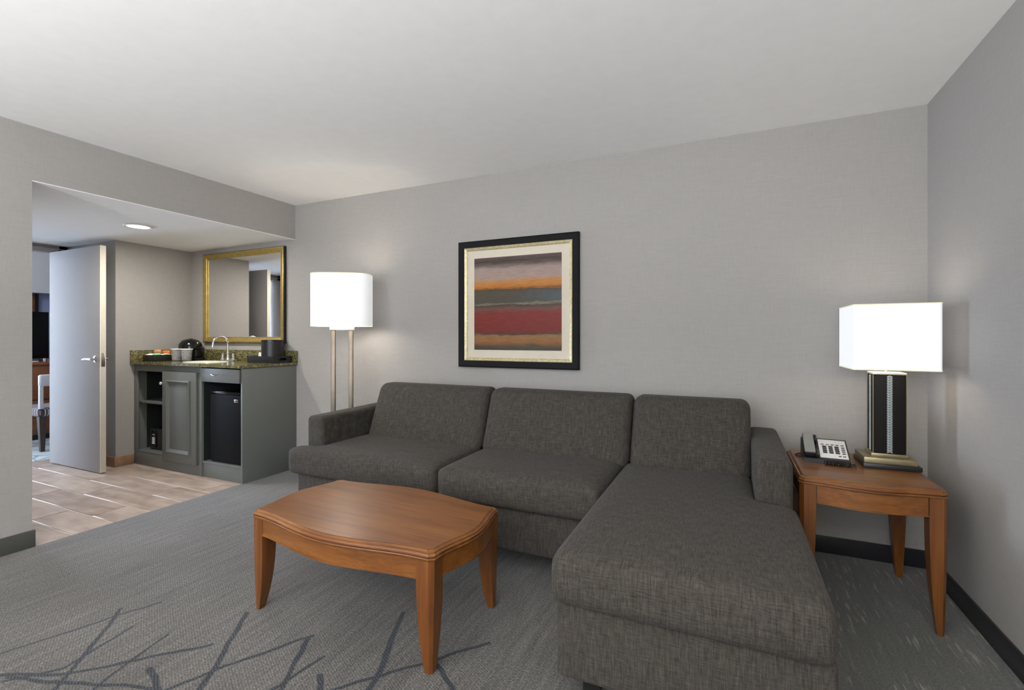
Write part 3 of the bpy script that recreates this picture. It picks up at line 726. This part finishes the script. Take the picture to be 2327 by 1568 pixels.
def build_counter():
    T = thing('granite_countertop', 'green and gold speckled granite countertop with backsplash', 'countertop', (-4.44, 2.88, .960))
    x0, x1, y0, y1 = XA + .002 + 4.44, -3.645 + 4.44, 2.605 - 2.88, YB - .001 - 2.88
    sx, sy, rx, ry = -.02, -.03, .215, .150
    n = 48; z0, z1 = 0.0, .023
    def rect(k):
        a = 2 * PI * k / n; c, s = math.cos(a), math.sin(a)
        tx = ((x1 - sx) if c > 0 else (sx - x0)) / max(abs(c), 1e-6); ty = ((y1 - sy) if s > 0 else (sy - y0)) / max(abs(s), 1e-6); t = min(tx, ty)
        return (sx + c * t, sy + s * t)
    outer = [rect(k) for k in range(n)]
    # snap the nearest sample to each true corner
    for cxy in ((x0, y0), (x1, y0), (x1, y1), (x0, y1)):
        k = min(range(n), key=lambda i: (outer[i][0] - cxy[0]) ** 2 + (outer[i][1] - cxy[1]) ** 2); outer[k] = cxy
    inner = [(sx + rx * math.cos(2 * PI * k / n), sy + ry * math.sin(2 * PI * k / n)) for k in range(n)]
    L = lambda p, z: [(x, y, z) for x, y in p]
    rings('slab', [L(inner, z0), L(outer, z0), L(outer, z1), L(inner, z1), L(inner, z0)], 'granite', T, cap=False, ang=20)
    tag(box('granite_backsplash', XA + .022, -3.645, YB - .021, YB - .001, .983, 1.09, 'granite', bev=.002), 'long speckled granite backsplash behind the faucet', 'backsplash')
    tag(box('granite_side_splash', XA + .001, XA + .021, 2.605, YB - .021, .983, 1.09, 'granite', bev=.002), 'short speckled granite splash along the alcove side wall', 'backsplash')
    S = thing('bar_sink', 'oval pale basin sink set into the granite countertop', 'sink', (-4.46, 2.85, .983))
    lathe('basin', [(.0, -.13), (.4, -.13), (.75, -.115), (.92, -.06), (.97, -.008), (1.0, .002), (1.06, .005), (1.075, .001)], 'porcelain', S, n=40, cap=False, sx=rx, sy=ry)
    lathe('drain', [(.0, -.126), (.02, -.126), (.024, -.129)], 'chrome', S, n=18, cap=False)
build_counter()
def build_faucet():
    T = thing('faucet', 'chrome gooseneck faucet with two cross handles behind the sink', 'faucet', (-4.475, 3.075, .983))
    box('deck_plate', -.10, .10, -.028, .028, 0, .012, 'chrome', T, bev=.005, seg=3)
    lathe('spout_base', [(.024, .012), (.024, .025), (.015, .045), (.013, .07), (.016, .078), (.011, .085)], 'chrome', T, n=18)
    pts = [(0, 0, .08), (0, 0, .16)] + [(0, -.075 + .075 * math.cos(a), .165 + .075 * math.sin(a)) for a in [PI * k / 12 for k in range(1, 12)]] + [(0, -.152, .15), (0, -.154, .135)]
    tube('spout', pts, [.010] * (len(pts) - 1) + [.012], 'chrome', T, n=12)
    for s in (-1, 1):
        h = lathe('handle', [(.024, .012), (.022, .022), (.013, .034), (.011, .055), (.015, .060), (.015, .072), (.0, .076)], 'chrome', T, n=16, loc=(s * .078, 0, 0))
        tube('cross_bar', [(-.032, 0, .066), (.032, 0, .066)], .0055, 'chrome', h, n=8); tube('cross_bar', [(0, -.032, .066), (0, .032, .066)], .0055, 'chrome', h, n=8)
build_faucet()
def tray(name, label, x0, x1, y0, y1, z, h, slots=False):
    T = thing(name, label, 'tray', ((x0 + x1) / 2, (y0 + y1) / 2, z)); a, b = (x1 - x0) / 2, (y1 - y0) / 2
    box('tray_bottom', -a, a, -b, b, 0, .006, 'black', T)
    for q in ((-a, -a + .008, -b, b), (a - .008, a, -b, b)):
        if slots: boxes('tray_side', [(q[0], q[1], -b, b, .006, h * .35), (q[0], q[1], -b, b, h * .75, h), (q[0], q[1], -b, -b * .45, h * .35, h * .75), (q[0], q[1], b * .45, b, h * .35, h * .75)], 'black', T)
        else: box('tray_side', *q, .006, h, 'black', T, bev=.002)
    for q in ((-a + .008, a - .008, -b, -b + .008), (-a + .008, a - .008, b - .008, b)): box('tray_side', *q, .006, h, 'black', T, bev=.002)
    return T
ZT = .983
tray('condiment_tray', 'small black tray of drink sachets at the counter left end', -5.165, -4.995, 2.69, 2.895, ZT, .062)
tray('serving_tray', 'black tray with side handles under the ice bucket', -4.02, -3.685, 2.945, 3.145, ZT, .062, True)
def sachet(name, label, x, y, z, w, d, h, mat, rz, tilt):
    me = rbox(w, d, h, min(w, d, h) * .48, .02); o = link(name, me, mat, None, (x, y, z), (tilt, 0, rz)); tag(o, label, 'sachet', 'drink sachets in the black tray'); return o
sachet('sachet', 'white paper sachet at the near left of the tray', -5.115, 2.722, ZT + 0.062, .075, .05, .012, 'sachet_white', .1, .35)
sachet('sachet', 'tan crumpled paper packet at the back left of the tray', -5.105, 2.79, ZT + 0.088, .07, .045, .05, 'sachet_brown', .5, .5)
sachet('sachet', 'green paper sachet in the middle of the tray', -5.035, 2.745, ZT + 0.062, .06, .05, .02, 'sachet_green', .9, -.4)
sachet('sachet', 'orange paper packet standing at the tray right', -5.06, 2.845, ZT + 0.081, .07, .03, .045, 'sachet_orange', .7, .3)
sachet('sachet', 'cream paper sachet at the near right of the tray', -5.025, 2.835, ZT + 0.062, .05, .06, .014, 'sachet_yellow', .2, -.3)
sachet('sachet', 'small white sugar sachet between green and cream ones', -5.022, 2.79, ZT + 0.060, .035, .045, .012, 'sachet_white', .3, -.35)
def build_coffee_maker():
    T = thing('coffee_maker', 'black domed single-cup coffee maker on the counter', 'coffee maker', (-5.02, 3.050, ZT), .2)
    box('base', -.11, .11, -.055, .075, 0, .022, 'black', T, bev=.006)
    box('body', -.075, .075, -.01, .07, .022, .14, 'black', T, bev=.02, seg=3)
    lathe('dome', [(.095, .11), (.105, .118), (.104, .14), (.094, .175), (.07, .202), (.035, .214), (.0, .217)], 'black_gloss', T, n=28)
    box('lever', -.14, -.09, -.02, .0, .152, .158, 'black', T, bev=.002)
    lathe('grip', [(.0, .215), (.014, .215), (.018, .222), (.0, .227)], 'grey', T, n=14)
build_coffee_maker()
for k, (x, y) in enumerate(((-4.965, 2.885), (-4.858, 2.915))):
    c = thing('wrapped_cup', ('left' if k == 0 else 'right') + ' of the two clear wrapped cups before the coffee maker', 'cup', (x, y, ZT), 0, 'wrapped cups at the coffee maker')
    lathe('cup_wall', [(.0, .004), (.038, .004), (.041, .01), (.049, .112), (.048, .112), (.040, .012), (.0, .008)], 'clear', c, n=24, cap=False)
    lathe('rim', [(.0485, .110), (.053, .112), (.053, .118), (.0485, .120), (.0475, .114)], 'white', c, n=24, cap=False)
    lathe('lid_film', [(.0, .117), (.048, .117), (.048, .1145), (.0, .1145)], 'clear', c, n=24, cap=False)
ib = thing('ice_bucket', 'round black ice bucket standing on the serving tray', 'ice bucket', (-3.825, 3.055, ZT + .007))
lathe('bucket', [(.088, 0), (.092, .004), (.092, .190), (.086, .192), (.085, .18)], 'black', ib, n=36)
lathe('lid', [(.094, .190), (.094, .198), (.088, .202), (.0, .204)], 'black_gloss', ib, n=36)
cardp = thing('folded_card', 'small white folded card beside the ice bucket', 'card', (-3.935, 3.02, ZT + .007), -.2)
box('leaf', -.03, .03, -.014, -.012, 0, .085, 'sachet_white', cardp, rot=(-.12, 0, 0)); box('leaf', -.03, .03, .006, .008, 0, .085, 'sachet_white', cardp, rot=(.10, 0, 0))
# fridge in the right bay
def build_fridge():
    T = thing('mini_fridge', 'black mini fridge in the right bay of the bar cabinet', 'fridge', (-3.912, 2.895, .138))
    box('body', -.20, .205, -.18, .24, 0, .60, 'fridge', T, bev=.004)
    d = box('door', -.20, .205, -.232, -.186, .006, .588, 'fridge', T, bev=.008, seg=3)
    box('top_trim', -.20, .205, -.228, -.18, .590, .612, 'black_gloss', T, bev=.004)
    bd = box('badge', .118, .168, -.2345, -.231, .528, .553, 'nickel', d, bev=.001); bd['label'] = 'small silver badge'
    boxes('badge_mark', [(.124 + k * .010, .131 + k * .010, -.2352, -.2343, .535, .546) for k in range(4)], 'key', bd)
build_fridge()
def build_safe():
    T = thing('room_safe', 'small black safe with keypad on the cabinet bottom shelf', 'safe', (-4.96, 2.85, .136))
    box('body', -.15, .19, -.12, .20, 0, .20, 'black', T, bev=.004)
    d = box('door', -.145, .185, -.130, -.121, .005, .195, 'black', T, bev=.003)
    p = box('keypad_panel', -.12, -.03, -.135, -.130, .02, .18, 'black_gloss', d, bev=.002)
    for r in range(4):
        for c in range(3): box('key', -.094 + c * .014, -.084 + c * .014, -.139, -.135, .055 + r * .017, .067 + r * .017, 'white', p)
    box('display', -.094, -.056, -.1365, -.135, .135, .15, 'grey', p)
build_safe()

# ------------------------------------------------------------------ telephone
def build_phone():
    T = thing('desk_telephone', 'black desk telephone with white button panel on the end table', 'telephone', (.440, 2.848, .597), math.radians(-3))
    a, b = .098, .095; ft, bk = .022, .092
    prof = [(-b, 0), (-b, ft), (b - .02, bk), (b, bk - .012), (b, 0)]
    rings('body', [[(x, y, z) for y, z in prof] for x in (-a, a)], 'black', T, ang=20)
    ang = math.atan2(bk - ft, 2 * b - .02); tb = lambda y: ft + (y + b) * math.tan(ang)
    def slab(name, x0, x1, s0, s1, h, mat, parent, bev=.001):
        """box lying on the sloping top: s runs up the slope from the front edge"""
        e = bpy.data.objects.new('t', None)
        o = box(name, x0, x1, s0, s1, 0, h, mat, parent, bev=bev, loc=(0, -b, ft), rot=(ang, 0, 0)); bpy.data.objects.remove(e); return o
    f = slab('face_plate', -.025, .092, .014, .172, .003, 'white', T)
    for r in range(4):
        for c in range(3):
            box('key', -.010 + c * .026, .008 + c * .026, .050 + r * .017, .062 + r * .017, .003, .006, 'key', f, bev=.001)
    for c in range(5): box('memory_key', -.014 + c * .021, -.001 + c * .021, .124, .129, .003, .0045, 'key', f)
    for r in range(4): box('memory_key', .070, .084, .052 + r * .017, .059 + r * .017, .003, .0045, 'key', f)
    for c in range(2): box('memory_key', .052 + c * .018, .064 + c * .018, .028, .034, .003, .0045, 'key', f)
    # handset on the left, two ends and a grip
    h = slab('handset', -.094, -.044, .004, .186, .030, 'grey', T, bev=.008)
    h.data.materials[0] = M['black']
    slab('handset_top', -.092, -.046, .008, .182, .0345, 'grey', T, bev=.004)
    slab('ear_cup', -.046, -.030, .004, .055, .022, 'black', T, bev=.005); slab('ear_cup', -.046, -.030, .135, .186, .022, 'black', T, bev=.005)
    # coiled cord
    pts = []
    for k in range(220):
        t = k / 219; x = -.01 + .125 * t; y = -.112 - .012 * math.sin(PI * t); a2 = t * 2 * PI * 17
        pts.append((x, y + .0075 * math.cos(a2), .010 + .0075 * math.sin(a2)))
    tube('coiled_cord', pts, .0022, 'black', T, n=6)
    tube('line_cord', [(-.085, .08, .004), (-.11, .07, .004), (-.125, .045, .004), (-.118, .01, .004), (-.098, .0, .006)], .003, 'black', T, n=8)
build_phone()

# ------------------------------------------------------------------ bedroom beyond the doorway
BX0, BX1, BY0, BY1, BXF = -8.05, XD - .12, YR, 4.6, -11.6
struct(box('floor_bedroom', BXF, BX1, BY0, BY1, -.06, -.001, 'bed_carpet'), 'pale patterned bedroom carpet beyond the doorway', 'carpet')
struct(box('ceiling_bedroom', BXF, BX1, BY0, BY1, ZC, ZC + .06, 'ceiling'), 'white bedroom ceiling', 'ceiling')
struct(box('wall_bedroom', BX0 - .1, BX0, 2.02, BY1, 0, ZC, 'bed_wall_blue'), 'blue-grey bedroom partition behind the television', 'wall')
struct(boxes('wall_bedroom_window', [(BXF - .1, BXF, BY0, 0, 0, ZC), (BXF - .1, BXF, 2.3, BY1, 0, ZC), (BXF - .1, BXF, 0, 2.3, 0, .42), (BXF - .1, BXF, 0, 2.3, 2.28, ZC)], 'bed_wall'), 'far bedroom wall with the window', 'wall')
struct(boxes('window_2', [(BXF - .07, BXF - .04, .0, .05, .42, 2.28), (BXF - .07, BXF - .04, 2.25, 2.30, .42, 2.28), (BXF - .07, BXF - .04, .05, 2.25, .42, .47), (BXF - .07, BXF - .04, .05, 2.25, 2.23, 2.28), (BXF - .07, BXF - .04, 1.125, 1.175, .47, 2.23)], 'white'), 'white framed bedroom window hidden behind the wall stub', 'window')
struct(box('wall_bedroom_end', BXF - .1, BX1, BY1, BY1 + .1, 0, ZC, 'bed_wall'), 'pale bedroom end wall', 'wall')
struct(box('wall_bedroom_rear', BXF - .1, BX1, YR - .1, YR, 0, ZC, 'bed_wall'), 'pale bedroom side wall', 'wall')
struct(box('wall_bedroom_bulkhead', BX0, -7.9, 2.0, BY1, 1.775, ZC, 'bed_wall'), 'pale bulkhead above the television', 'wall')
bl = thing('added_bedroom_dome', 'added round dome light, unseen on the bedroom ceiling', 'ceiling light', (-7.1, 1.3, ZC))  # added lamp, hidden from view, that brightens the bedroom
lathe('pan', [(.0, 0), (.18, 0), (.18, -.02), (.17, -.025), (.0, -.025)], 'nickel', bl, cap=False)
lathe('dome', [(.165, -.025), (.16, -.05), (.13, -.08), (.08, -.10), (.0, -.11)], 'lens', bl, cap=False)
l = bpy.data.lights.new('added_bedroom_lamp', 'POINT'); l.energy = 30; l.color = (.93, .95, 1); l.shadow_soft_size = .12
q = bpy.data.objects.new('added_bedroom_lamp', l); COL.objects.link(q); q.parent = bl; q.location = (0, 0, -.25)
dr = thing('dresser', 'brown wooden dresser under the television in the bedroom', 'dresser', (-7.72, 3.15, 0))
box('body', -.30, .27, -1.0, 1.0, .06, .885, 'desk', dr, bev=.003); box('top', -.32, .30, -1.02, 1.02, .885, .92, 'desk', dr, bev=.004); box('plinth', -.28, .25, -.98, .98, 0, .06, 'black', dr)
for k in range(4): box('drawer', .27, .285, -.98 + k * .495, -.98 + k * .495 + .48, .48, .87, 'desk', dr, bev=.003)
for k in range(4): box('drawer', .27, .285, -.98 + k * .495, -.98 + k * .495 + .48, .08, .465, 'desk', dr, bev=.003)
tv = thing('television', 'black flat television standing on the bedroom dresser', 'television', (-7.65, 2.53, .92))
box('screen', -.012, .0, -.42, .42, .035, .605, 'black_gloss', tv, bev=.003); box('cabinet', -.05, -.012, -.415, .415, .04, .60, 'black', tv, bev=.006); box('stand', -.09, .07, -.2, .2, 0, .012, 'black', tv, bev=.003); box('neck', -.03, -.014, -.06, .06, .012, .06, 'black', tv)
wp = thing('wood_wall_panel', 'brown wooden wall panel with dark edge behind the television', 'panel', (BX0, 2.63, 1.0))
box('board', 0, .02, -.45, .33, 0, .77, 'desk', wp, bev=.002); box('edge_strip', 0, .024, .33, .365, 0, .77, 'black', wp)
for k, (y, w, h, m, lab) in enumerate(((2.815, .028, .045, 'black', 'small black bottle on the dresser before the television'), (2.86, .02, .04, 'sachet_white', 'small white box on the dresser before the television'), (2.775, .05, .012, 'white', 'flat white notepad on the dresser edge'), (2.905, .03, .03, 'grey', 'small grey box at the right of the dresser'))):
    t = thing(('bottle', 'small_box', 'notepad', 'small_box')[k], lab, ('bottle', 'box', 'notepad', 'box')[k], (-7.52, y, .92))
    if k == 0: lathe('bottle_body', [(.014, 0), (.014, .03), (.006, .036), (.006, .045)], m, t, n=14)
    else: box('body', -w / 2, w / 2, -w / 2, w / 2, 0, h, m, t, bev=.002)
ch = thing('desk_chair', 'striped dining chair with pale back seen through the doorway', 'chair', (-6.86, 2.71, 0))
link('seat', rbox(.48, .47, .10, .03, .05), 'stripes', ch, (0, 0, .415))
for sx, sy in ((1, -1), (1, 1), (-1, -1), (-1, 1)):
    rs = []
    for i in range(7):
        f = i / 6; w = .017 + .013 * f; z = .37 * f; lean = .0 if sx < 0 else .012 * (1 - f)
        rs.append([(sx * .205 + a * w + lean, sy * .203 + b * w, z) for a, b in ((-1, -1), (1, -1), (1, 1), (-1, 1))])
    rings('leg', rs, 'chair_wood', ch, ang=20)
for s in (-1, 1): box('back_post', .205, .24, s * .215 - .017, s * .215 + .017, .455, .80, 'chair_pad', ch, bev=.006)
link('back_rail', rbox(.05, .47, .125, .02, .05), 'chair_pad', ch, (.222, 0, .755))
